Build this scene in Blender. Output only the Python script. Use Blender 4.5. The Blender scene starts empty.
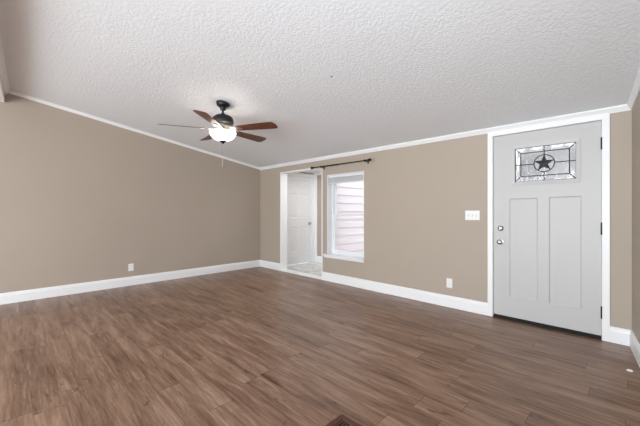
import bpy, bmesh, math, random
from mathutils import Vector, Matrix
random.seed(4)
SC = bpy.context.scene
COL = SC.collection
PI = math.pi

# ------------------------------------------------------------------ camera
EYE = 1.196
YAW = math.radians(44.9)
cam_data = bpy.data.cameras.new('camera')
cam_data.sensor_width = 36
cam_data.lens = 313 / 640 * 36
cam_data.shift_y = -1.5 / 640
cam_data.clip_start = 0.02
cam = bpy.data.objects.new('camera', cam_data)
COL.objects.link(cam)
cam.location = (0, 0, EYE)
cam.rotation_euler = (PI / 2, 0, YAW)
SC.camera = cam

# ------------------------------------------------------------------ world, lights, exposure
W = bpy.data.worlds.new('world')
SC.world = W
W.use_nodes = True
W.node_tree.nodes['Background'].inputs[0].default_value = (0.94, 0.97, 1.0, 1)
W.node_tree.nodes['Background'].inputs[1].default_value = 2.25


def area(name, loc, target, sx, sy, power, col=(1, 1, 1), spread=180):
    d = bpy.data.lights.new(name, 'AREA')
    d.shape = 'RECTANGLE'
    d.size, d.size_y, d.energy, d.color = sx, sy, power, col
    d.spread = math.radians(spread)
    o = bpy.data.objects.new(name, d)
    COL.objects.link(o)
    o.location = loc
    o.rotation_euler = (Vector(target) - Vector(loc)).to_track_quat('-Z', 'Y').to_euler()
    return o


# added soft fill behind the camera, brightening the walls and ceiling
area('rear_fill', (-1.5, -3.8, 1.2), (-4.4, 3.4, 2.1), 4.2, 1.9, 122, (0.88, 0.95, 1.0))
# added low fill behind the camera, aimed up to brighten the ceiling
area('low_rear_fill', (-0.8, -2.8, 0.3), (-1.8, 2.2, 2.6), 2.6, 1.8, 50, (0.84, 0.93, 1.0))
# added small fill beside the camera, lifting the right part of the ceiling
area('ceiling_fill', (0.2, -0.8, 1.3), (-0.9, 1.9, 2.7), 0.5, 0.5, 13, (0.88, 0.95, 1.0), 110)
# added unseen area light for the side hall, above the opening's head
area('hall_fill', (-4.25, 4.62, 2.06), (-4.25, 4.62, 0), 0.7, 0.9, 11, (0.93, 0.97, 1))

SC.view_settings.view_transform = 'Standard'
SC.view_settings.look = 'None'
SC.view_settings.gamma = 1
SC.view_settings.exposure = 0.42
SC.view_settings.use_curve_mapping = False

# ------------------------------------------------------------------ measures (metres; camera above the origin)
D = 3.92            # room face of the wall with the front door
XL = -5.75          # room face of the left wall
WT = 0.16           # wall thickness
CF = 2.145          # ceiling height at the front wall
SLOPE = 0.162       # vaulted ceiling
RTAN = 0.117        # the right wall runs slightly out of square
RIDGE = CF + SLOPE * D


def ceil_z(y):
    return RIDGE - SLOPE * abs(y)


def srgb(r, g, b):
    return tuple(((c / 255) / 12.92 if c / 255 <= 0.04045 else ((c / 255 + 0.055) / 1.055) ** 2.4) for c in (r, g, b)) + (1,)


# ------------------------------------------------------------------ materials
def mat(name, col, rough=0.5, metal=0.0, bump=None, emis=None, vary=None, spec=0.5):
    m = bpy.data.materials.new(name)
    m.use_nodes = True
    nt = m.node_tree
    p = nt.nodes['Principled BSDF']
    p.inputs['Base Color'].default_value = col
    p.inputs['Roughness'].default_value = rough
    p.inputs['Metallic'].default_value = metal
    p.inputs['Specular IOR Level'].default_value = spec
    tc = nt.nodes.new('ShaderNodeTexCoord')
    if vary:                                    # (scale, amount): faint unevenness of the colour
        n = nt.nodes.new('ShaderNodeTexNoise')
        n.inputs['Scale'].default_value = vary[0]
        n.inputs['Detail'].default_value = 4
        nt.links.new(tc.outputs['Object'], n.inputs['Vector'])
        mr = nt.nodes.new('ShaderNodeMapRange')
        mr.inputs['From Min'].default_value = 0.3
        mr.inputs['From Max'].default_value = 0.7
        mr.inputs['To Min'].default_value = 1 - vary[1]
        mr.inputs['To Max'].default_value = 1 + vary[1]
        nt.links.new(n.outputs['Fac'], mr.inputs['Value'])
        mx = nt.nodes.new('ShaderNodeMix')
        mx.data_type = 'RGBA'
        mx.blend_type = 'MULTIPLY'
        mx.inputs['Factor'].default_value = 1
        mx.inputs['A'].default_value = col
        nt.links.new(mr.outputs['Result'], mx.inputs['B'])
        nt.links.new(mx.outputs['Result'], p.inputs['Base Color'])
    if bump:                                    # (scale, strength, distance)
        n = nt.nodes.new('ShaderNodeTexNoise')
        n.inputs['Scale'].default_value = bump[0]
        n.inputs['Detail'].default_value = 3
        nt.links.new(tc.outputs['Object'], n.inputs['Vector'])
        b = nt.nodes.new('ShaderNodeBump')
        b.inputs['Strength'].default_value = bump[1]
        b.inputs['Distance'].default_value = bump[2]
        nt.links.new(n.outputs['Fac'], b.inputs['Height'])
        nt.links.new(b.outputs['Normal'], p.inputs['Normal'])
    if emis:
        p.inputs['Emission Color'].default_value = emis[0]
        p.inputs['Emission Strength'].default_value = emis[1]
    return m


M_WALL = mat('tan_wall_paint', srgb(178, 165, 151), 0.62, bump=(160, 0.12, 0.002), vary=(1.3, 0.015))
M_TRIM = mat('white_trim_paint', srgb(243, 244, 245), 0.38, bump=(40, 0.03, 0.001))
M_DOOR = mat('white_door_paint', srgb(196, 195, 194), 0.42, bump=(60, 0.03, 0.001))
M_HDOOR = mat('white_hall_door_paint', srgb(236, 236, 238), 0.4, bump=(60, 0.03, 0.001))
M_BLACK = mat('black_metal', srgb(22, 21, 21), 0.42, 0.6, bump=(90, 0.05, 0.001))
M_RUBBER = mat('black_rubber', srgb(14, 13, 13), 0.7, bump=(90, 0.05, 0.001))
M_IRON = mat('brushed_nickel', srgb(150, 146, 140), 0.4, 1.0, bump=(120, 0.03, 0.001))
M_NICKEL = mat('satin_nickel', srgb(190, 188, 184), 0.26, 1.0, bump=(120, 0.03, 0.001))
M_PEWTER = mat('dark_pewter', srgb(52, 52, 53), 0.4, 0.7, bump=(120, 0.03, 0.001))
M_PLATE = mat('white_plastic', srgb(242, 242, 240), 0.35, bump=(80, 0.02, 0.0005))
M_SLOT = mat('grey_slot', srgb(150, 150, 148), 0.6, bump=(80, 0.02, 0.0005))
M_VINYL = mat('white_vinyl', srgb(235, 237, 240), 0.35, bump=(60, 0.02, 0.0005))
M_BLIND = mat('white_blind', srgb(232, 233, 236), 0.45, bump=(60, 0.02, 0.0005))
M_CAME = mat('dark_came', srgb(36, 36, 38), 0.5, 0.2, bump=(120, 0.04, 0.0005))
M_STAR = mat('black_star', srgb(28, 28, 29), 0.5, 0.2, bump=(120, 0.04, 0.0005))
M_VENT = mat('brown_vent', srgb(80, 48, 30), 0.45, bump=(70, 0.1, 0.001), vary=(30, 0.15))
M_SCRAP = mat('white_paper', srgb(240, 240, 238), 0.8, bump=(90, 0.1, 0.001))
M_BOWL = mat('lit_glass_bowl', srgb(250, 247, 240), 0.3, bump=(30, 0.02, 0.001), emis=((1.0, 0.94, 0.90, 1), 2.6))
M_LAMP = mat('lamp_inside_bowl', srgb(250, 247, 240), 0.3, bump=(30, 0.02, 0.001), emis=((1.0, 0.95, 0.92, 1), 100))
M_SIDING = mat('pale_siding', srgb(222, 219, 223), 0.55, bump=(50, 0.06, 0.001), vary=(3, 0.02))
M_GREY = mat('grey_render', srgb(120, 121, 122), 0.8, bump=(20, 0.2, 0.004), vary=(0.8, 0.35))
M_BOUNCE = mat('reddish_bounce_ground', srgb(178, 152, 140), 0.8, bump=(20, 0.3, 0.004), vary=(6, 0.1))  # invented reddish tone, so light off the ground tints the siding pink


def ceiling_mat():
    m = bpy.data.materials.new('textured_ceiling_paint')
    m.use_nodes = True
    nt = m.node_tree
    p = nt.nodes['Principled BSDF']
    p.inputs['Base Color'].default_value = srgb(238, 241, 245)
    p.inputs['Roughness'].default_value = 0.6
    tc = nt.nodes.new('ShaderNodeTexCoord')
    n1 = nt.nodes.new('ShaderNodeTexNoise')
    n1.inputs['Scale'].default_value = 46
    n1.inputs['Detail'].default_value = 4
    n1.inputs['Roughness'].default_value = 0.6
    n2 = nt.nodes.new('ShaderNodeTexVoronoi')
    n2.inputs['Scale'].default_value = 55
    for n in (n1, n2):
        nt.links.new(tc.outputs['Object'], n.inputs['Vector'])
    cr = nt.nodes.new('ShaderNodeMapRange')
    cr.inputs['From Min'].default_value = 0.42
    cr.inputs['From Max'].default_value = 0.62
    nt.links.new(n1.outputs['Fac'], cr.inputs['Value'])
    mu = nt.nodes.new('ShaderNodeMath')
    mu.operation = 'MULTIPLY_ADD'
    mu.inputs[1].default_value = 0.35
    nt.links.new(n2.outputs['Distance'], mu.inputs[0])
    nt.links.new(cr.outputs['Result'], mu.inputs[2])
    b = nt.nodes.new('ShaderNodeBump')
    b.inputs['Strength'].default_value = 0.32
    b.inputs['Distance'].default_value = 0.006
    nt.links.new(mu.outputs['Value'], b.inputs['Height'])
    nt.links.new(b.outputs['Normal'], p.inputs['Normal'])
    return m


M_CEIL = ceiling_mat()


def floor_mat():
    """wood-look planks 0.15 m wide and 1.22 m long running along X, rows staggered at random"""
    m = bpy.data.materials.new('wood_plank_flooring')
    m.use_nodes = True
    nt = m.node_tree
    L = nt.links
    p = nt.nodes['Principled BSDF']

    def math_(op, a, b=None, c=None):
        n = nt.nodes.new('ShaderNodeMath')
        n.operation = op
        for i, v in enumerate((a, b, c)):
            if v is None:
                continue
            if isinstance(v, (int, float)):
                n.inputs[i].default_value = v
            else:
                L.new(v, n.inputs[i])
        return n.outputs[0]
    tc = nt.nodes.new('ShaderNodeTexCoord')
    sp = nt.nodes.new('ShaderNodeSeparateXYZ')
    L.new(tc.outputs['Object'], sp.inputs[0])
    x, y = sp.outputs[0], sp.outputs[1]
    yr = math_('DIVIDE', math_('ADD', y, 0.037), 0.15)
    row = math_('FLOOR', yr)
    wn = nt.nodes.new('ShaderNodeTexWhiteNoise')
    wn.noise_dimensions = '1D'
    L.new(row, wn.inputs['W'])
    xr = math_('ADD', math_('DIVIDE', x, 1.22), math_('MULTIPLY', wn.outputs['Value'], 7.0))
    colu = math_('FLOOR', xr)
    cb = nt.nodes.new('ShaderNodeCombineXYZ')
    L.new(row, cb.inputs[0])
    L.new(colu, cb.inputs[1])
    w2 = nt.nodes.new('ShaderNodeTexWhiteNoise')
    w2.noise_dimensions = '2D'
    L.new(cb.outputs[0], w2.inputs['Vector'])
    pid = w2.outputs['Value']

    def noise(sx, sy, scale, detail, rough, dist=0.0):
        c = nt.nodes.new('ShaderNodeCombineXYZ')
        L.new(math_('ADD', math_('MULTIPLY', x, sx), math_('MULTIPLY', pid, 37.0)), c.inputs[0])
        L.new(math_('MULTIPLY', y, sy), c.inputs[1])
        L.new(math_('MULTIPLY', pid, 19.0), c.inputs[2])
        n = nt.nodes.new('ShaderNodeTexNoise')
        n.inputs['Scale'].default_value = scale
        n.inputs['Detail'].default_value = detail
        n.inputs['Roughness'].default_value = rough
        n.inputs['Distortion'].default_value = dist
        L.new(c.outputs[0], n.inputs['Vector'])
        return n.outputs['Fac']
    broad = noise(0.9, 8.0, 1.9, 5, 0.62, 0.4)       # long dark and pale streaks
    fine = noise(3.0, 48.0, 1.4, 6, 0.72, 0.4)            # fine grain
    knot = noise(7.0, 16.0, 1.0, 2, 0.5, 1.2)        # knots
    ramp = nt.nodes.new('ShaderNodeValToRGB')
    e = ramp.color_ramp.elements
    e[0].position, e[0].color = 0.18, srgb(84, 56, 40)
    e[1].position, e[1].color = 0.86, srgb(181, 151, 129)
    mid = e.new(0.5)
    mid.color = srgb(139, 108, 88)
    s = math_('ADD', math_('MULTIPLY', broad, 0.95), math_('MULTIPLY', fine, 0.80))
    s = math_('ADD', s, math_('MULTIPLY', pid, 0.14))
    s = math_('SUBTRACT', s, 0.46)
    L.new(s, ramp.inputs[0])
    kk = nt.nodes.new('ShaderNodeMapRange')
    kk.inputs['From Min'].default_value = 0.66
    kk.inputs['From Max'].default_value = 0.74
    L.new(knot, kk.inputs['Value'])
    # seams
    fy = math_('FRACT', yr)
    fx = math_('FRACT', xr)
    sy_ = math_('LESS_THAN', math_('MINIMUM', fy, math_('SUBTRACT', 1, fy)), 0.010)
    sx_ = math_('LESS_THAN', math_('MINIMUM', fx, math_('SUBTRACT', 1, fx)), 0.0016)
    seam = math_('MAXIMUM', math_('MULTIPLY', sy_, 0.45), math_('MULTIPLY', sx_, 0.8))
    dark = math_('MAXIMUM', math_('MULTIPLY', seam, 0.75), math_('MULTIPLY', kk.outputs['Result'], 0.5))
    mx = nt.nodes.new('ShaderNodeMix')
    mx.data_type = 'RGBA'
    L.new(dark, mx.inputs['Factor'])
    L.new(ramp.outputs['Color'], mx.inputs['A'])
    mx.inputs['B'].default_value = srgb(52, 38, 31)
    L.new(mx.outputs['Result'], p.inputs['Base Color'])
    rr = nt.nodes.new('ShaderNodeMapRange')
    rr.inputs['To Min'].default_value = 0.27
    rr.inputs['To Max'].default_value = 0.42
    L.new(fine, rr.inputs['Value'])
    L.new(rr.outputs['Result'], p.inputs['Roughness'])
    p.inputs['Specular IOR Level'].default_value = 0.42
    b = nt.nodes.new('ShaderNodeBump')
    b.inputs['Strength'].default_value = 0.25
    b.inputs['Distance'].default_value = 0.0015
    L.new(math_('SUBTRACT', fine, math_('MULTIPLY', seam, 1.5)), b.inputs['Height'])
    L.new(b.outputs['Normal'], p.inputs['Normal'])
    return m


M_FLOOR = floor_mat()


def tile_mat():
    m = bpy.data.materials.new('pale_marble_tile')
    m.use_nodes = True
    nt = m.node_tree
    p = nt.nodes['Principled BSDF']
    p.inputs['Roughness'].default_value = 0.25
    tc = nt.nodes.new('ShaderNodeTexCoord')
    br = nt.nodes.new('ShaderNodeTexBrick')
    br.offset = 0.5
    br.inputs['Scale'].default_value = 1
    br.inputs['Brick Width'].default_value = 0.6
    br.inputs['Row Height'].default_value = 0.3
    br.inputs['Mortar Size'].default_value = 0.004
    br.inputs['Mortar'].default_value = srgb(186, 184, 182)
    n = nt.nodes.new('ShaderNodeTexNoise')
    n.inputs['Scale'].default_value = 5
    n.inputs['Detail'].default_value = 6
    n.inputs['Distortion'].default_value = 1.5
    nt.links.new(tc.outputs['Object'], n.inputs['Vector'])
    nt.links.new(tc.outputs['Object'], br.inputs['Vector'])
    r = nt.nodes.new('ShaderNodeValToRGB')
    r.color_ramp.elements[0].position, r.color_ramp.elements[0].color = 0.35, srgb(198, 196, 196)
    r.color_ramp.elements[1].position, r.color_ramp.elements[1].color = 0.6, srgb(228, 227, 226)
    nt.links.new(n.outputs['Fac'], r.inputs[0])
    nt.links.new(r.outputs['Color'], br.inputs['Color1'])
    nt.links.new(r.outputs['Color'], br.inputs['Color2'])
    nt.links.new(br.outputs['Color'], p.inputs['Base Color'])
    return m


M_TILE = tile_mat()


def blade_mat():
    m = bpy.data.materials.new('walnut_fan_blade')
    m.use_nodes = True
    nt = m.node_tree
    p = nt.nodes['Principled BSDF']
    p.inputs['Roughness'].default_value = 0.32
    tc = nt.nodes.new('ShaderNodeTexCoord')
    mp = nt.nodes.new('ShaderNodeMapping')
    mp.inputs['Scale'].default_value = (3, 40, 3)
    n = nt.nodes.new('ShaderNodeTexNoise')
    n.inputs['Scale'].default_value = 1.3
    n.inputs['Detail'].default_value = 5
    r = nt.nodes.new('ShaderNodeValToRGB')
    r.color_ramp.elements[0].position, r.color_ramp.elements[0].color = 0.3, srgb(66, 34, 20)
    r.color_ramp.elements[1].position, r.color_ramp.elements[1].color = 0.7, srgb(126, 72, 42)
    nt.links.new(tc.outputs['Object'], mp.inputs[0])
    nt.links.new(mp.outputs[0], n.inputs['Vector'])
    nt.links.new(n.outputs['Fac'], r.inputs[0])
    nt.links.new(r.outputs['Color'], p.inputs['Base Color'])
    return m


M_BLADE = blade_mat()


def glass_mat(name, rough, wave):
    """clear pane (wave = 0) or obscure streaked glass"""
    m = bpy.data.materials.new(name)
    m.use_nodes = True
    nt = m.node_tree
    p = nt.nodes['Principled BSDF']
    p.inputs['Base Color'].default_value = (0.97, 0.98, 0.99, 1)
    p.inputs['Transmission Weight'].default_value = 1
    p.inputs['Roughness'].default_value = rough
    p.inputs['IOR'].default_value = 1.45 if wave else 1.02
    tc = nt.nodes.new('ShaderNodeTexCoord')
    mp = nt.nodes.new('ShaderNodeMapping')
    mp.inputs['Scale'].default_value = (13, 13, 3) if wave else (2, 2, 2)
    n = nt.nodes.new('ShaderNodeTexNoise')
    n.inputs['Scale'].default_value = 1
    n.inputs['Detail'].default_value = 2
    b = nt.nodes.new('ShaderNodeBump')
    b.inputs['Strength'].default_value = 0.6 if wave else 0.02
    b.inputs['Distance'].default_value = 0.02 if wave else 0.001
    nt.links.new(tc.outputs['Object'], mp.inputs[0])
    nt.links.new(mp.outputs[0], n.inputs['Vector'])
    nt.links.new(n.outputs['Fac'], b.inputs['Height'])
    nt.links.new(b.outputs['Normal'], p.inputs['Normal'])
    return m


M_GLASS = glass_mat('clear_glass', 0.0, 0)
M_OBSCURE = glass_mat('streaked_obscure_glass', 0.12, 1)


# ------------------------------------------------------------------ mesh helpers
def obj(name, bm, m, parent=None, loc=None, smooth=False, bevel=0.0, kind=None, label=None):
    bmesh.ops.recalc_face_normals(bm, faces=bm.faces[:])
    me = bpy.data.meshes.new(name)
    bm.to_mesh(me)
    bm.free()
    if smooth:
        for f in me.polygons:
            f.use_smooth = True
    me.materials.append(m)
    o = bpy.data.objects.new(name, me)
    COL.objects.link(o)
    if parent:
        o.parent = parent
    if loc:
        o.location = loc
    if bevel:
        b = o.modifiers.new('bevel', 'BEVEL')
        b.width, b.segments, b.limit_method = bevel, 2, 'ANGLE'
    if smooth:
        try:
            me.set_sharp_from_angle(angle=math.radians(40))
        except Exception:
            pass
    if kind:
        o['kind'] = kind
    if label:
        o['label'] = label
    return o


def struct(name, bm, m, label, cat, **k):
    o = obj(name, bm, m, kind='structure', label=label, **k)
    o['category'] = cat
    return o


def thing(name, label, cat, loc=(0, 0, 0), rotz=0, group=None, kind=None):
    o = bpy.data.objects.new(name, None)
    COL.objects.link(o)
    o.empty_display_size = 0.1
    o.location = loc
    o.rotation_euler = (0, 0, rotz)
    o['label'], o['category'] = label, cat
    if group:
        o['group'] = group
    if kind:
        o['kind'] = kind
    return o


def box(bm, x0, x1, y0, y1, z0, z1):
    vs = [bm.verts.new((x, y, z)) for z in (z0, z1) for y in (y0, y1) for x in (x0, x1)]
    for f in ((0, 2, 3, 1), (4, 5, 7, 6), (0, 1, 5, 4), (2, 6, 7, 3), (0, 4, 6, 2), (1, 3, 7, 5)):
        bm.faces.new([vs[i] for i in f])


def prism(bm, base, top):
    """closed solid between two matching rings of points"""
    a = [bm.verts.new(p) for p in base]
    b = [bm.verts.new(p) for p in top]
    n = len(a)
    bm.faces.new(a[::-1])
    bm.faces.new(b)
    for i in range(n):
        bm.faces.new((a[i], a[(i + 1) % n], b[(i + 1) % n], b[i]))


def moulding(bm, prof, p0, p1, out, out1=None):
    """a profile of (out, up) points run from p0 to p1"""
    o0, o1 = Vector(out), Vector(out1 or out)
    prism(bm, [Vector(p0) + o0 * a + Vector((0, 0, b)) for a, b in prof],
          [Vector(p1) + o1 * a + Vector((0, 0, b)) for a, b in prof])


def lathe(bm, prof, seg=32, cx=0, cy=0):
    """solid of revolution about Z from (radius, z) points"""
    rings = []
    for r, z in prof:
        if r < 1e-6:
            rings.append([bm.verts.new((cx, cy, z))])
        else:
            rings.append([bm.verts.new((cx + r * math.cos(2 * PI * k / seg), cy + r * math.sin(2 * PI * k / seg), z)) for k in range(seg)])
    for a, b in zip(rings, rings[1:]):
        for k in range(seg):
            k2 = (k + 1) % seg
            if len(a) == 1 and len(b) == 1:
                continue
            if len(a) == 1:
                bm.faces.new((a[0], b[k2], b[k]))
            elif len(b) == 1:
                bm.faces.new((a[k], a[k2], b[0]))
            else:
                bm.faces.new((a[k], a[k2], b[k2], b[k]))


def lathe_along(prof, origin, axis, seg=24):
    bm = bmesh.new()
    lathe(bm, prof, seg)
    q = Vector((0, 0, 1)).rotation_difference(Vector(axis)).to_matrix().to_4x4()
    bmesh.ops.transform(bm, matrix=Matrix.Translation(origin) @ q, verts=bm.verts[:])
    return bm


def tube(bm, p0, p1, r, seg=12):
    p0, p1 = Vector(p0), Vector(p1)
    d = (p1 - p0).normalized()
    u = d.orthogonal().normalized()
    v = d.cross(u)
    prism(bm, [p0 + (u * math.cos(2 * PI * k / seg) + v * math.sin(2 * PI * k / seg)) * r for k in range(seg)],
          [p1 + (u * math.cos(2 * PI * k / seg) + v * math.sin(2 * PI * k / seg)) * r for k in range(seg)])


def slab(x0, x1, z0, z1, th, panels=(), rings=(), hole=None):
    """door leaf facing -Y with its front at y = 0; panels are sunk by rings of (inset, depth); hole goes through"""
    bm = bmesh.new()
    rects = list(panels) + ([hole] if hole else [])
    xs = sorted({x0, x1, *[v for r in rects for v in r[:2]]})
    zs = sorted({z0, z1, *[v for r in rects for v in r[2:]]})

    def q(pts):
        bm.faces.new([bm.verts.new(p) for p in pts])
    for i in range(len(xs) - 1):
        for j in range(len(zs) - 1):
            mx, mz = (xs[i] + xs[i + 1]) / 2, (zs[j] + zs[j + 1]) / 2
            c = [(xs[i], zs[j]), (xs[i + 1], zs[j]), (xs[i + 1], zs[j + 1]), (xs[i], zs[j + 1])]
            inp = any(r[0] < mx < r[1] and r[2] < mz < r[3] for r in panels)
            inh = hole and hole[0] < mx < hole[1] and hole[2] < mz < hole[3]
            if not inp and not inh:
                q([(a, 0, b) for a, b in c])
            if not inh:
                q([(a, th, b) for a, b in c[::-1]])

    def ring(r, i0, d0, i1, d1):
        A = [(r[0] + i0, r[2] + i0), (r[1] - i0, r[2] + i0), (r[1] - i0, r[3] - i0), (r[0] + i0, r[3] - i0)]
        B = [(r[0] + i1, r[2] + i1), (r[1] - i1, r[2] + i1), (r[1] - i1, r[3] - i1), (r[0] + i1, r[3] - i1)]
        for k in range(4):
            k2 = (k + 1) % 4
            q([(A[k][0], d0, A[k][1]), (A[k2][0], d0, A[k2][1]), (B[k2][0], d1, B[k2][1]), (B[k][0], d1, B[k][1])])
        return B
    for r in panels:
        prev = (0, 0)
        for rg in rings:
            B = ring(r, prev[0], prev[1], rg[0], rg[1])
            prev = rg
        q([(a, prev[1], b) for a, b in B])
    if hole:
        ring(hole, 0, 0, 0, th)
    ring((x0, x1, z0, z1), 0, 0, 0, th)
    bmesh.ops.remove_doubles(bm, verts=bm.verts[:], dist=1e-5)
    return bm


# ------------------------------------------------------------------ room shell
DOOR = (-1.119, -0.199)         # front door opening
HALL = (-5.038, -3.842)         # opening to the side hall (rough)
WIN = (-3.735, -2.943, 0.46, 1.826)
XR = 0.0                        # right end of the front wall


def right_x(y):
    return XR + RTAN * (D - y)


bm = bmesh.new()
prism(bm, [(XL - 0.2, -4, -0.1), (right_x(-4) + 0.2, -4, -0.1), (0.2, D + WT, -0.1), (XL - 0.2, D + WT, -0.1)],
      [(XL - 0.2, -4, 0), (right_x(-4) + 0.2, -4, 0), (0.2, D + WT, 0), (XL - 0.2, D + WT, 0)])
struct('floor', bm, M_FLOOR, 'brown wood-look plank floor of the room', 'floor')

# vaulted ceiling: two slopes either side of the ridge
bm = bmesh.new()
for s in (1, -1):
    y1 = s * (D + WT) if s > 0 else -4
    prism(bm, [(XL - 0.2, 0, RIDGE), (XL - 0.2, y1, ceil_z(y1)), (XL - 0.2, y1, ceil_z(y1) + 0.12), (XL - 0.2, 0, RIDGE + 0.12)],
          [(1.2, 0, RIDGE), (1.2, y1, ceil_z(y1)), (1.2, y1, ceil_z(y1) + 0.12), (1.2, 0, RIDGE + 0.12)])
struct('ceiling', bm, M_CEIL, 'pale grey textured vaulted ceiling', 'ceiling')

bm = bmesh.new()
x0, x1 = XL - 0.2, 0.2
HT = ceil_z(D + WT)
for a, b, z0, z1 in ((x0, HALL[0], 0, HT), (HALL[0], HALL[1], 1.985, HT), (HALL[1], WIN[0], 0, HT), (WIN[0], WIN[1], 0, WIN[2] - 0.025),
                     (WIN[0], WIN[1], WIN[3], HT), (WIN[1], DOOR[0], 0, HT), (DOOR[0], DOOR[1], 2.055, HT), (DOOR[1], x1, 0, HT)):
    box(bm, a, b, D, D + WT, z0, z1)
struct('wall_front', bm, M_WALL, 'tan wall holding the front door, window and hall opening', 'wall')

bm = bmesh.new()
ring = [(-4, 0), (D, 0), (D, ceil_z(D)), (0, RIDGE), (-4, ceil_z(-4))]
prism(bm, [(XL - 0.14, y, z) for y, z in ring], [(XL, y, z) for y, z in ring])
struct('wall_left', bm, M_WALL, 'long tan wall on the left below the sloping ceiling', 'wall')

bm = bmesh.new()
prism(bm, [(right_x(y), y, z) for y, z in ring], [(right_x(y) + 0.14, y, z) for y, z in ring])
struct('wall_right', bm, M_WALL, 'narrow sliver of tan wall at the right edge', 'wall')

# baseboards
BASE = [(0, 0), (0.016, 0), (0.016, 0.105), (0.012, 0.118), (0.011, 0.130), (0.006, 0.140), (0, 0.143)]
bm = bmesh.new()
moulding(bm, BASE, (XL, -4, 0), (XL, D, 0), (1, 0, 0))
struct('baseboard_left', bm, M_TRIM, 'white baseboard along the long left wall', 'baseboard')
bm = bmesh.new()
for a, b in ((XL, HALL[0] + 0.012), (HALL[1] - 0.012, DOOR[0] - 0.055), (DOOR[1] + 0.055, XR)):
    moulding(bm, BASE, (a, D, 0), (b, D, 0), (0, -1, 0))
struct('baseboard_front', bm, M_TRIM, 'white baseboard under the window and beside the front door', 'baseboard')
bm = bmesh.new()
moulding(bm, BASE, (right_x(D), D, 0), (right_x(-4), -4, 0), (-1, 0, 0))
struct('baseboard_right', bm, M_TRIM, 'white baseboard on the right wall by the front door', 'baseboard')

# crown mouldings
CROWN = [(0, -0.050), (0.010, -0.050), (0.014, -0.040), (0.030, -0.018), (0.036, -0.012), (0.036, 0.004), (0, 0.004)]
CROWN_S = [(0, -0.040), (0.008, -0.040), (0.012, -0.030), (0.022, -0.014), (0.026, -0.008), (0.026, 0.004), (0, 0.004)]
bm = bmesh.new()
moulding(bm, CROWN, (XL, D, CF), (XR, D, CF), (0, -1, 0))
struct('trim_1', bm, M_TRIM, 'white crown moulding above the window and front door', 'crown moulding')
bm = bmesh.new()
moulding(bm, CROWN_S, (XL, D, CF), (XL, 0.0, RIDGE), (1, 0, 0))
struct('trim_2', bm, M_TRIM, 'white crown moulding climbing the left wall', 'crown moulding')
bm = bmesh.new()
moulding(bm, CROWN, (right_x(D), D, CF), (right_x(0), 0.0, RIDGE), (-1, 0, 0))
struct('trim_3', bm, M_TRIM, 'white crown moulding on the right wall', 'crown moulding')

# white wrapped beam along the ridge, with a crown on its face
bm = bmesh.new()


def by(x):
    return -0.012 - 0.040 * (x - XL)


BEAM = [(0, -0.175), (0.0, 0.01), (-0.22, 0.01), (-0.22, -0.175)]
moulding(bm, BEAM, (XL, by(XL), RIDGE), (0.5, by(0.5), RIDGE), (0, 1, 0))
moulding(bm, [(0, -0.07), (0.012, -0.07), (0.05, -0.012), (0.05, 0.004), (0, 0.004)], (XL, by(XL), RIDGE), (0.5, by(0.5), RIDGE), (0, 1, 0))
struct('trim_4', bm, M_TRIM, 'white trimmed beam under the ridge at the left edge', 'beam')

# ------------------------------------------------------------------ front door
bm = bmesh.new()
CAS = 0.018
yj = D + 0.001
box(bm, DOOR[0] - 0.055, DOOR[0] - 0.004, D - CAS, D, 0, 2.050)
box(bm, DOOR[1] + 0.004, DOOR[1] + 0.056, D - CAS, D, 0, 2.050)
box(bm, DOOR[0] - 0.055, DOOR[1] + 0.056, D - CAS, D, 2.050, 2.104)
# jambs and stop behind the leaf
box(bm, DOOR[0] - 0.004, DOOR[0] + 0.0005, D - 0.008, D + WT, 0, 2.052)
box(bm, DOOR[1] - 0.0005, DOOR[1] + 0.004, D - 0.008, D + WT, 0, 2.052)
box(bm, DOOR[0], DOOR[1], D - 0.008, D + WT, 2.048, 2.054)
struct('trim_5', bm, M_TRIM, 'white casing around the front door', 'door casing', bevel=0.002)

dl, dr = DOOR[0] + 0.004, DOOR[1] - 0.004
door = thing('door_1', 'white panelled front door with a star in its leaded glass', 'door', (0, D + 0.004, 0), kind='structure')
lite = (-0.925, -0.368, 1.497, 1.897)
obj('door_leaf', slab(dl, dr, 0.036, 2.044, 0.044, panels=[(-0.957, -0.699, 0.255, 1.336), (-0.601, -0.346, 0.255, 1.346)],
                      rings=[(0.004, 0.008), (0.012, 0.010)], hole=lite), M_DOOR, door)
# frame of the light
bm = bmesh.new()
gi = (-0.906, -0.385, 1.517, 1.878)


def frame_ring(bm, o, i, y0, y1, ys):
    for k in range(4):
        def cor(r, k):
            return [(r[0], r[2]), (r[1], r[2]), (r[1], r[3]), (r[0], r[3])][k % 4]
        a, b, c, d = cor(o, k), cor(o, k + 1), cor(i, k + 1), cor(i, k)
        prism(bm, [(a[0], y1, a[1]), (b[0], y1, b[1]), (c[0], y1, c[1]), (d[0], y1, d[1])],
              [(a[0], y0, a[1]), (b[0], y0, b[1]), (c[0], ys, c[1]), (d[0], ys, d[1])])


frame_ring(bm, (lite[0] - 0.018, lite[1] + 0.018, lite[2] - 0.018, lite[3] + 0.018), gi, -0.008, 0.004, -0.003)
frame_ring(bm, (lite[0], lite[1], lite[2], lite[3]), gi, 0.002, 0.018, 0.002)
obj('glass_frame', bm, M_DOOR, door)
bm = bmesh.new()
box(bm, lite[0], lite[1], 0.018, 0.026, lite[2], lite[3])
pane = obj('glass_pane', bm, M_OBSCURE, door, label='streaked obscure glass pane')
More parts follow.
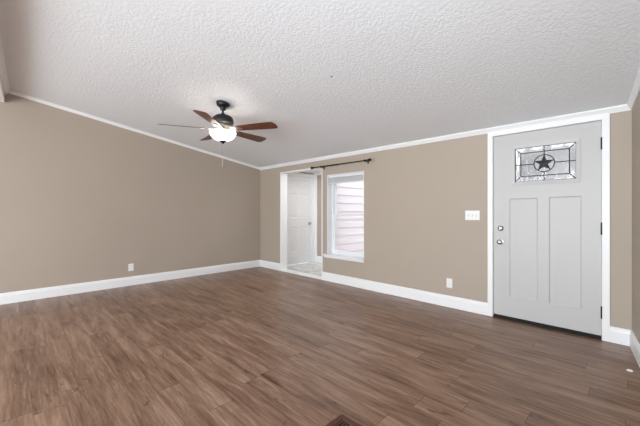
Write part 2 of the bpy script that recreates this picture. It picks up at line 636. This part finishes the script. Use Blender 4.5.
# leaded lines
bm = bmesh.new()
yc = 0.0165
ins = 0.056
gx0, gx1, gz0, gz1 = gi
rx0, rx1, rz0, rz1 = gx0 + ins * 0.95, gx1 - ins * 0.95, gz0 + ins, gz1 - ins
mxx, mzz = (gx0 + gx1) / 2, (gz0 + gz1) / 2
RC = 0.088
w = 0.0046
segs = [((rx0, rz0), (rx1, rz0)), ((rx1, rz0), (rx1, rz1)), ((rx1, rz1), (rx0, rz1)), ((rx0, rz1), (rx0, rz0)),
        ((gx0, gz0), (rx0, rz0)), ((gx1, gz0), (rx1, rz0)), ((gx1, gz1), (rx1, rz1)), ((gx0, gz1), (rx0, rz1)),
        ((gx0, mzz), (mxx - RC, mzz)), ((gx1, mzz), (mxx + RC, mzz)), ((mxx, gz0), (mxx, mzz - RC)), ((mxx, gz1), (mxx, mzz + RC)),
        ((gx0, gz0), (gx1, gz0)), ((gx1, gz0), (gx1, gz1)), ((gx1, gz1), (gx0, gz1)), ((gx0, gz1), (gx0, gz0))]
for (ax, az), (bx_, bz) in segs:
    tube(bm, (ax, yc, az), (bx_, yc, bz), w, 8)
for k in range(40):
    a0, a1 = 2 * PI * k / 40, 2 * PI * (k + 1) / 40
    tube(bm, (mxx + RC * math.cos(a0), yc, mzz + RC * math.sin(a0)), (mxx + RC * math.cos(a1), yc, mzz + RC * math.sin(a1)), w, 8)
obj('lead_came', bm, M_CAME, door, label='dark leaded lines and ring across the glass')
bm = bmesh.new()
pts = []
for k in range(10):
    r = (0.092, 0.037)[k % 2]
    a = PI / 2 + k * PI / 5
    pts.append((mxx + r * math.cos(a), mzz + r * math.sin(a)))
ctr0, ctr1 = bm.verts.new((mxx, 0.006, mzz)), bm.verts.new((mxx, 0.018, mzz))
va = [bm.verts.new((px, 0.0125, pz)) for px, pz in pts]
vb = [bm.verts.new((px, 0.0178, pz)) for px, pz in pts]
for k in range(10):
    k2 = (k + 1) % 10
    bm.faces.new((ctr0, va[k], va[k2]))
    bm.faces.new((ctr1, vb[k2], vb[k]))
    bm.faces.new((va[k], vb[k], vb[k2], va[k2]))
obj('star', bm, M_STAR, door, label='black five-pointed star')
# hardware
kx = -1.0445
o = obj('deadbolt', lathe_along([(0, 0.022), (0.012, 0.022), (0.024, 0.017), (0.031, 0.006), (0.032, -0.001), (0, -0.001)], (kx + 0.001, 0, 1.007), (0, -1, 0)), M_NICKEL, door, smooth=True, label='round nickel deadbolt')
bm = bmesh.new()
box(bm, kx - 0.004, kx + 0.006, -0.036, -0.021, 0.990, 1.024)
obj('thumb_turn', bm, M_NICKEL, o, bevel=0.003)
o = obj('door_knob', lathe_along([(0, 0.066), (0.014, 0.065), (0.025, 0.058), (0.029, 0.048), (0.026, 0.037), (0.014, 0.029), (0.011, 0.018), (0.014, 0.010), (0.030, 0.007), (0.032, 0.004), (0.032, -0.001), (0, -0.001)], (kx, 0, 0.856), (0, -1, 0)), M_NICKEL, door, smooth=True, label='round nickel door knob')
for z in (1.828, 1.034, 0.254):
    bm = bmesh.new()
    tube(bm, (DOOR[1] - 0.0005, -0.0135, z - 0.055), (DOOR[1] - 0.0005, -0.0135, z + 0.055), 0.0065, 14)
    tube(bm, (DOOR[1] - 0.0005, -0.0135, z + 0.055), (DOOR[1] - 0.0005, -0.0135, z + 0.061), 0.005, 14)
    box(bm, DOOR[1] - 0.008, DOOR[1] - 0.0005, -0.0062, -0.0002, z - 0.052, z + 0.052)
    obj('hinge', bm, M_BLACK, door, label='black hinge')
bm = bmesh.new()
box(bm, dl, dr, 0.004, 0.04, 0.018, 0.036)
obj('door_sweep', bm, M_RUBBER, door, label='black rubber sweep under the door')
bm = bmesh.new()
box(bm, DOOR[0] + 0.002, DOOR[1] - 0.002, D - 0.006, D + WT, 0.0005, 0.018)
struct('trim_6', bm, M_RUBBER, 'dark threshold under the front door', 'threshold', bevel=0.003)

# ------------------------------------------------------------------ opening to the hall, and the hall behind
bm = bmesh.new()
box(bm, HALL[0], HALL[0] + 0.02, D - 0.008, D + WT + 0.004, 0.0, 1.985)
box(bm, HALL[1] - 0.02, HALL[1], D - 0.008, D + WT + 0.004, 0.0, 1.985)
box(bm, HALL[0] + 0.02, HALL[1] - 0.02, D - 0.008, D + WT + 0.004, 1.965, 1.985)
struct('trim_7', bm, M_TRIM, 'white lining of the opening to the side hall', 'door lining', bevel=0.002)
bm = bmesh.new()
box(bm, HALL[0] + 0.02, HALL[1] - 0.02, D - 0.02, D + WT, 0, 0.012)
struct('trim_8', bm, M_TRIM, 'white threshold across the hall opening', 'threshold', bevel=0.004)

HX, HY, HR = -5.36, 5.20, -3.84        # hall: left wall face, far wall face, right wall face
HC = 2.10
bm = bmesh.new()
box(bm, HX - 0.2, HR + 0.1, D + WT, HY + 0.1, -0.1, 0.004)
struct('floor_hall', bm, M_TILE, 'pale marble tile floor of the side hall', 'floor')
bm = bmesh.new()
box(bm, HX - 0.2, HR + 0.06, D + WT, HY + 0.1, HC, HC + 0.1)
struct('ceiling_hall', bm, M_CEIL, 'white ceiling of the side hall', 'ceiling')
HD = (4.325, 5.090)                     # hall door leaf along Y
bm = bmesh.new()
box(bm, HX - 0.1, HX, D + WT, HD[0] - 0.02, 0, HC)
box(bm, HX - 0.1, HX, HD[1] + 0.02, HY + 0.1, 0, HC)
box(bm, HX - 0.1, HX, HD[0] - 0.02, HD[1] + 0.02, 2.005, HC)
struct('wall_hall_left', bm, M_WALL, 'tan hall wall around the white six-panel door', 'wall')
bm = bmesh.new()
box(bm, HX, HR + 0.06, HY, HY + 0.1, 0, HC)
struct('wall_hall_far', bm, M_WALL, 'tan strip of wall at the end of the side hall', 'wall')
bm = bmesh.new()
box(bm, HR, HR + 0.04, D + WT, HY, 0, HC)
struct('wall_hall_right', bm, M_WALL, 'tan wall on the right side of the hall', 'wall')
bm = bmesh.new()
moulding(bm, BASE, (HX + 0.085, HY, 0.004), (HR, HY, 0.004), (0, -1, 0))
moulding(bm, BASE, (HX, D + WT, 0.004), (HX, HD[0] - 0.08, 0.004), (1, 0, 0))
struct('baseboard_hall', bm, M_TRIM, 'white baseboard at the end of the side hall', 'baseboard')
bm = bmesh.new()
moulding(bm, CROWN, (HX, HY, HC), (HR, HY, HC), (0, -1, 0))
struct('trim_9', bm, M_TRIM, 'white crown moulding at the end of the side hall', 'crown moulding')
bm = bmesh.new()
box(bm, HX, HX + 0.016, HD[0] - 0.07, HD[0] - 0.006, 0.004, 2.0)
box(bm, HX, HX + 0.016, HD[1] + 0.006, HY, 0.004, 2.0)
box(bm, HX, HX + 0.016, HD[0] - 0.07, HY, 2.0, 2.072)
box(bm, HX + 0.016, HX + 0.085, HY - 0.016, HY, 0.004, 2.072)
box(bm, HX - 0.1, HX, HD[0] - 0.02, HD[0] - 0.003, 0.004, 2.0)
box(bm, HX - 0.1, HX, HD[1] + 0.003, HD[1] + 0.02, 0.004, 2.0)
box(bm, HX - 0.1, HX, HD[0] - 0.02, HD[1] + 0.02, 1.997, 2.005)
struct('trim_10', bm, M_TRIM, 'white casing around the six-panel hall door', 'door casing', bevel=0.002)
hd = thing('door_2', 'white six-panel interior door in the side hall', 'door', (HX - 0.012, HD[0], 0), PI / 2, kind='structure')
wd = HD[1] - HD[0]
cols = ((0.11, 0.345), (wd - 0.345, wd - 0.11))
rows = ((0.29, 0.85), (1.05, 1.60), (1.76, 1.905))
obj('door_leaf', slab(0, wd, 0.012, 1.994, 0.036, panels=[(a, b, c, d) for a, b in cols for c, d in rows],
                      rings=[(0.012, 0.010), (0.024, 0.010), (0.050, 0.003)]), M_HDOOR, hd)
obj('door_knob', lathe_along([(0, 0.062), (0.014, 0.061), (0.026, 0.052), (0.028, 0.044), (0.022, 0.034), (0.011, 0.028), (0.011, 0.010), (0.030, 0.006), (0.030, -0.001), (0, -0.001)],
                             (wd - 0.062, 0, 0.915), (0, -1, 0)), M_NICKEL, hd, smooth=True, label='round nickel knob')

# ------------------------------------------------------------------ window
win = thing('window_1', 'narrow white single-hung window beside the hall opening', 'window', (0, D, 0), kind='structure')
wx0, wx1, wz0, wz1 = WIN
bm = bmesh.new()                                        # painted reveal boards and frame
t = 0.012
for a in ((wx0, wx0 + t, 0.0, 0.11, wz0, wz1), (wx1 - t, wx1, 0.0, 0.11, wz0, wz1), (wx0 + t, wx1 - t, 0.0, 0.11, wz1 - t, wz1)):
    box(bm, *a)
for a in ((wx0, wx0 + 0.045, 0.11, 0.19, wz0, wz1), (wx1 - 0.045, wx1, 0.11, 0.19, wz0, wz1),
          (wx0 + 0.045, wx1 - 0.045, 0.11, 0.19, wz1 - 0.04, wz1), (wx0 + 0.045, wx1 - 0.045, 0.11, 0.19, wz0, wz0 + 0.035)):
    box(bm, *a)
obj('window_frame', bm, M_VINYL, win, bevel=0.002)
MZ = 1.138


def sash(nm, y0, y1, z0, z1, lab):
    bm = bmesh.new()
    a, b = wx0 + 0.046, wx1 - 0.046
    sw = 0.034
    box(bm, a, a + sw, y0, y1, z0, z1)
    box(bm, b - sw, b, y0, y1, z0, z1)
    box(bm, a + sw, b - sw, y0, y1, z0, z0 + sw)
    box(bm, a + sw, b - sw, y0, y1, z1 - sw, z1)
    s = obj(nm, bm, M_VINYL, win, bevel=0.002, label=lab)
    bm = bmesh.new()
    ym = (y0 + y1) / 2
    box(bm, a + sw - 0.004, b - sw + 0.004, ym - 0.002, ym + 0.002, z0 + sw - 0.004, z1 - sw + 0.004)
    obj('glass_pane', bm, M_GLASS, s, label='clear glass pane')


sash('sash', 0.115, 0.145, wz0 + 0.036, MZ + 0.017, 'lower white sash')
sash('sash', 0.150, 0.180, MZ - 0.017, wz1 - 0.041, 'upper white sash')
bm = bmesh.new()
moulding(bm, [(-0.11, 0), (0, 0), (0, 0.024), (-0.11, 0.024)], (wx0 + 0.001, 0, wz0 - 0.0245), (wx1 - 0.001, 0, wz0 - 0.0245), (0, -1, 0))
moulding(bm, [(0.0, 0), (0.045, 0), (0.052, 0.006), (0.052, 0.018), (0.045, 0.024), (0, 0.024)], (wx0 - 0.075, 0, wz0 - 0.0245), (wx1 + 0.012, 0, wz0 - 0.0245), (0, -1, 0))
moulding(bm, [(0, -0.034), (0.012, -0.034), (0.016, -0.028), (0.016, 0), (0, 0)], (wx0 - 0.06, 0, wz0 - 0.0245), (wx1 + 0.004, 0, wz0 - 0.0245), (0, -1, 0))
obj('window_sill', bm, M_TRIM, win)

bl = thing('window_blind', 'white slatted blind pulled up to the top of the window', 'blind', (0, D, 0))
bm = bmesh.new()
box(bm, wx0 + 0.016, wx1 - 0.016, 0.02, 0.075, wz1 - 0.055, wz1 - t - 0.001)
obj('headrail', bm, M_BLIND, bl, bevel=0.003)
bm = bmesh.new()
for k in range(14):
    z = wz1 - 0.060 - k * 0.0052
    dy = random.uniform(-0.002, 0.002)
    box(bm, wx0 + 0.018, wx1 - 0.018, 0.023 + dy, 0.072 + dy, z - 0.0030, z)
obj('stacked_slats', bm, M_BLIND, bl)
bm = bmesh.new()
box(bm, wx0 + 0.018, wx1 - 0.018, 0.022, 0.073, wz1 - 0.152, wz1 - 0.134)
obj('bottom_rail', bm, M_BLIND, bl, bevel=0.003)

# ------------------------------------------------------------------ outside the window and door
bm = bmesh.new()
box(bm, -3.80, -3.795, D + WT, 7.6, 0.0, 2.6)
z = -0.3
while z < 2.6:
    y0, y1 = D + WT, 7.6
    prism(bm, [(-3.795, y0, z), (-3.772, y0, z), (-3.787, y0, z + 0.15), (-3.795, y0, z + 0.15)],
          [(-3.795, y1, z), (-3.772, y1, z), (-3.787, y1, z + 0.15), (-3.795, y1, z + 0.15)])
    z += 0.15
struct('wall_exterior', bm, M_SIDING, 'pale lap siding seen through the window', 'siding wall')
bm = bmesh.new()
box(bm, -12, 8, D + WT + 0.001, 14, -0.4, -0.3)
struct('ground', bm, M_BOUNCE, 'ground outside the house, coloured reddish to bounce pink light', 'ground')

bm = bmesh.new()
box(bm, -2.2, 1.5, D + WT + 0.001, 6.4, 2.35, 2.45)  # added cover that keeps bright sky out of the door glass
struct('ceiling_sky_cover', bm, M_SIDING, 'pale porch ceiling added outside the front door to hide the sky', 'porch ceiling')
bm = bmesh.new()
box(bm, -2.6, 12, 11, 11.3, -0.3, 3.1)  # invented backdrop blocking the sky, so the door glass turns grey
struct('wall_sky_screen', bm, M_GREY, 'grey wall added beyond the obscure glass to hide the sky', 'sky screen')

# ------------------------------------------------------------------ ceiling fan
FX, FY = -3.443, 1.821
fan = thing('ceiling_fan', 'five-blade ceiling fan with walnut blades and a lit glass bowl', 'ceiling fan', (FX, FY, 0))
FT = ceil_z(FY)
ZB = 2.17
bm = bmesh.new()
lathe(bm, [(0, FT - 0.012), (0.076, FT - 0.012), (0.078, FT - 0.024), (0.070, FT - 0.034), (0.050, FT - 0.044), (0.034, FT - 0.062), (0.030, FT - 0.084), (0, FT - 0.084)], 36)
for v in bm.verts:                                     # its top follows the slope of the ceiling
    if v.co.z > FT - 0.03:
        v.co.z = FT - SLOPE * v.co.y - (FT - 0.012 - v.co.z)
obj('canopy', bm, M_PEWTER, fan, smooth=True)
bm = bmesh.new()
tube(bm, (0, 0, FT - 0.079), (0, 0, 2.335), 0.013, 16)
lathe(bm, [(0, 2.365), (0.02, 2.362), (0.026, 2.350), (0.028, 2.334), (0, 2.334)], 24)
obj('downrod', bm, M_PEWTER, fan, smooth=True)
bm = bmesh.new()
lathe(bm, [(0, 2.338), (0.050, 2.337), (0.085, 2.330), (0.112, 2.312), (0.122, 2.290), (0.124, 2.258), (0.118, 2.236), (0.104, 2.226), (0, 2.226)], 40)
obj('motor_housing', bm, M_PEWTER, fan, smooth=True)
bm = bmesh.new()
lathe(bm, [(0, 2.225), (0.100, 2.225), (0.106, 2.214), (0.102, 2.196), (0.080, 2.186), (0.064, 2.176), (0.060, 2.160), (0.066, 2.150), (0.104, 2.146), (0.106, 2.138), (0, 2.138)], 40)
obj('light_fitter', bm, M_IRON, fan, smooth=True, label='polished nickel collar above the bowl')
bm = bmesh.new()
lathe(bm, [(0, 2.050), (0.070, 2.056), (0.100, 2.072), (0.124, 2.094), (0.138, 2.116), (0.144, 2.136), (0.150, 2.138), (0.152, 2.128), (0.147, 2.108), (0.134, 2.084), (0.110, 2.060), (0.076, 2.042), (0.040, 2.033), (0, 2.031)], 48)
bowl = obj('light_bowl', bm, M_BOWL, fan, smooth=True, label='glowing white glass bowl')
bm = bmesh.new()
lathe(bm, [(0, 2.128), (0.085, 2.128), (0.085, 2.122), (0, 2.122)], 32)
obj('bulb_disc', bm, M_LAMP, bowl, label='bright lamp inside the bowl')
bm = bmesh.new()
lathe(bm, [(0, 2.036), (0.042, 2.034), (0.040, 2.026), (0.020, 2.018), (0.014, 2.006), (0.006, 2.000), (0, 1.999)], 24)
obj('finial', bm, M_PEWTER, bowl, smooth=True, label='small dark finial under the bowl')
bm = bmesh.new()
tube(bm, (-0.012, 0, 2.022), (-0.012, 0, 1.745), 0.0014, 6)
ch = obj('pull_chain', bm, M_NICKEL, fan)
bm = bmesh.new()
lathe(bm, [(0, 1.748), (0.004, 1.744), (0.006, 1.728), (0.005, 1.716), (0, 1.712)], 12, -0.012, 0)
obj('chain_fob', bm, M_NICKEL, ch, smooth=True)


def blade_bm(kind):
    bm = bmesh.new()
    if kind == 'blade':
        r0, r1, n = 0.185, 0.690, 26
        up, dn = [], []
        for k in range(n + 1):
            s = k / n
            r = r0 + (r1 - r0) * s
            hw = 0.056 + 0.019 * min(1, s * 1.3)
            e = max(0, (r - (r1 - 0.055)) / 0.055)
            hw_a = hw - 0.055 * (1 - math.sqrt(max(0, 1 - e * e)))      # rounder corner
            e2 = max(0, (r - (r1 - 0.028)) / 0.028)
            hw_b = hw - 0.028 * (1 - math.sqrt(max(0, 1 - e2 * e2)))
            e3 = max(0, (r0 + 0.03 - r) / 0.03)
            c = 0.03 * (1 - math.sqrt(max(0, 1 - e3 * e3)))
            up.append((r, hw_b - c))
            dn.append((r, -(hw_a - c)))
        ring = up + dn[::-1]
        prism(bm, [(x, y, -0.003) for x, y in ring], [(x, y, 0.003) for x, y in ring])
    else:                                               # forked blade iron, under the blade
        rz = -0.003
        for sg in (1, -1):
            path = [(0.085, 0.012), (0.125, 0.016), (0.160, 0.034), (0.200, 0.036), (0.245, 0.018), (0.268, 0.0)]
            for (xa, ya), (xb, yb) in zip(path, path[1:]):
                za = rz - 0.004 + (0.018 if xa < 0.1 else 0)
                zb = rz - 0.004 + (0.018 if xb < 0.1 else 0)
                wv = 0.011
                prism(bm, [(xa, sg * ya - wv, za - 0.004), (xa, sg * ya + wv, za - 0.004), (xa, sg * ya + wv, za + 0.003), (xa, sg * ya - wv, za + 0.003)],
                      [(xb, sg * yb - wv, zb - 0.004), (xb, sg * yb + wv, zb - 0.004), (xb, sg * yb + wv, zb + 0.003), (xb, sg * yb - wv, zb + 0.003)])
    return bm


b0 = obj('blade', blade_bm('blade'), M_BLADE, fan, bevel=0.0015)
i0 = obj('blade_iron', blade_bm('iron'), M_IRON, b0, label='nickel blade arm')
PH = math.radians(-18) + YAW
for k in range(5):
    if k == 0:
        b = b0
    else:
        b = b0.copy()
        COL.objects.link(b)
        b.parent = fan
        i = i0.copy()
        COL.objects.link(i)
        i.parent = b
    m = Matrix.Rotation(PH + k * 2 * PI / 5 + math.radians((1, 2, 1, 1, -2)[k]), 4, 'Z') @ Matrix.Rotation(math.radians(-13), 4, 'X')
    b.matrix_local = Matrix.Translation((0, 0, ZB)) @ m

# ------------------------------------------------------------------ curtain rod
RZ, RY = 1.968, D - 0.085
rod = thing('curtain_rod', 'thin black curtain rod mounted above the window', 'curtain rod', (0, RY, RZ))
bm = bmesh.new()
tube(bm, (-3.985, 0, 0), (-2.815, 0, 0), 0.009, 16)
tube(bm, (-3.985, 0, 0), (-3.40, 0, 0), 0.011, 16)
obj('rod', bm, M_BLACK, rod, smooth=True)
FIN = [(0, 0.062), (0.010, 0.061), (0.020, 0.054), (0.024, 0.044), (0.020, 0.034), (0.012, 0.028), (0.012, 0.022), (0.018, 0.020), (0.018, 0.010), (0.013, 0.006), (0.013, 0), (0, 0)]
obj('finial', lathe_along(FIN, (-3.985, 0, 0), (-1, 0, 0)), M_BLACK, rod, smooth=True)
obj('finial', lathe_along(FIN, (-2.815, 0, 0), (1, 0, 0)), M_BLACK, rod, smooth=True)
for x in (-3.800, -2.862):
    bm = bmesh.new()
    tube(bm, (x, 0.085, -0.012), (x, 0, -0.012), 0.006, 10)
    box(bm, x - 0.011, x + 0.011, 0.080, 0.085, -0.040, 0.030)
    tube(bm, (x - 0.008, 0, 0), (x + 0.008, 0, 0), 0.016, 16)
    obj('bracket', bm, M_BLACK, rod)


# ------------------------------------------------------------------ switch, outlets
def plate_bm(w, h):
    bm = bmesh.new()
    prism(bm, [(-w / 2, 0, -h / 2), (w / 2, 0, -h / 2), (w / 2, 0, h / 2), (-w / 2, 0, h / 2)],
          [(-w / 2 + 0.004, -0.006, -h / 2 + 0.004), (w / 2 - 0.004, -0.006, -h / 2 + 0.004), (w / 2 - 0.004, -0.006, h / 2 - 0.004), (-w / 2 + 0.004, -0.006, h / 2 - 0.004)])
    return bm


sw = thing('light_switch', 'white triple switch plate beside the front door', 'light switch', (-1.345, D, 1.150))
obj('plate', plate_bm(0.165, 0.115), M_PLATE, sw)
for k in (-1, 0, 1):
    bm = bmesh.new()
    box(bm, k * 0.046 - 0.0055, k * 0.046 + 0.0055, -0.0068, -0.0055, -0.0125, 0.0125)
    f = obj('switch_slot', bm, M_SLOT, sw)
    bm = bmesh.new()
    prism(bm, [(k * 0.046 - 0.004, -0.0068, -0.006), (k * 0.046 + 0.004, -0.0068, -0.006), (k * 0.046 + 0.004, -0.0068, 0.009), (k * 0.046 - 0.004, -0.0068, 0.009)],
          [(k * 0.046 - 0.0035, -0.017, 0.004), (k * 0.046 + 0.0035, -0.017, 0.004), (k * 0.046 + 0.0035, -0.016, 0.011), (k * 0.046 - 0.0035, -0.016, 0.011)])
    obj('toggle', bm, M_PLATE, f)


def outlet(label, loc, rz):
    o = thing('power_outlet', label, 'outlet', loc, rz, 'duplex wall outlets')
    obj('plate', plate_bm(0.074, 0.117), M_PLATE, o)
    for s in (-1, 1):
        bm = lathe_along([(0, 0.0085), (0.0155, 0.0085), (0.0165, 0.0075), (0.0165, 0.005), (0, 0.005)], (0, 0, s * 0.0245), (0, -1, 0))
        r = obj('receptacle', bm, M_PLATE, o, smooth=True)
        bm = bmesh.new()
        for x in (-0.006, 0.006):
            box(bm, x - 0.001, x + 0.001, -0.0090, -0.0080, s * 0.0245 - 0.001, s * 0.0245 + 0.008)
        box(bm, -0.002, 0.002, -0.0090, -0.0080, s * 0.0245 - 0.010, s * 0.0245 - 0.006)
        obj('slots', bm, M_SLOT, r)
    bm = lathe_along([(0, 0.0072), (0.003, 0.0070), (0.003, 0.005), (0, 0.005)], (0, 0, 0), (0, -1, 0), 10)
    obj('screw', bm, M_NICKEL, o)


outlet('white outlet low on the wall between window and front door', (-1.618, D, 0.299), 0)
outlet('white outlet low on the long left wall', (XL, 1.431, 0.292), PI / 2)

# ------------------------------------------------------------------ floor vent, scrap, ceiling screw
vx, vy = -1.209, 1.394
vent = thing('floor_vent', 'brown floor register at the bottom edge of the photo', 'floor vent', (vx, vy, 0.0))
VW, VH, FR = 0.31, 0.155, 0.036
bm = bmesh.new()
for a in ((0, VW, -FR, 0), (0, VW, -VH, -VH + FR), (0, FR, -VH + FR, -FR), (VW - FR, VW, -VH + FR, -FR)):
    box(bm, a[0], a[1], a[2], a[3], 0.0005, 0.007)
obj('frame', bm, M_VENT, vent, bevel=0.002)
bm = bmesh.new()
n = 13
for k in range(n):
    x = FR + (VW - 2 * FR) * (k + 0.5) / n
    box(bm, x - 0.0045, x + 0.0045, -VH + FR - 0.001, -FR + 0.001, 0.0012, 0.0055)
obj('louvers', bm, M_VENT, vent)
bm = bmesh.new()
box(bm, FR - 0.002, VW - FR + 0.002, -VH + FR - 0.002, -FR + 0.002, 0.0003, 0.0010)
obj('dark_well', bm, M_RUBBER, vent)

bm = bmesh.new()
pts = [(-0.018, -0.006, 0.0005), (0.004, -0.012, 0.0005), (0.020, -0.003, 0.0005), (0.013, 0.010, 0.0005), (-0.010, 0.009, 0.0005)]
prism(bm, pts, [(x * 0.7, y * 0.7, z + 0.007 + 0.15 * abs(x)) for x, y, z in pts])
o = obj('paper_scrap', bm, M_SCRAP, loc=(-0.012, 3.303, 0))
o['label'], o['category'] = 'tiny white scrap on the floor by the right baseboard', 'paper scrap'


bm = lathe_along([(0, 0.004), (0.006, 0.003), (0.008, 0), (0, 0)], (0, 0, 0), (0, -SLOPE, -1), 12)
o = obj('ceiling_screw', bm, M_RUBBER, loc=(-1.959, 2.116, ceil_z(2.116)))
o['label'], o['category'] = 'tiny dark screw head in the ceiling, right of the fan', 'screw'
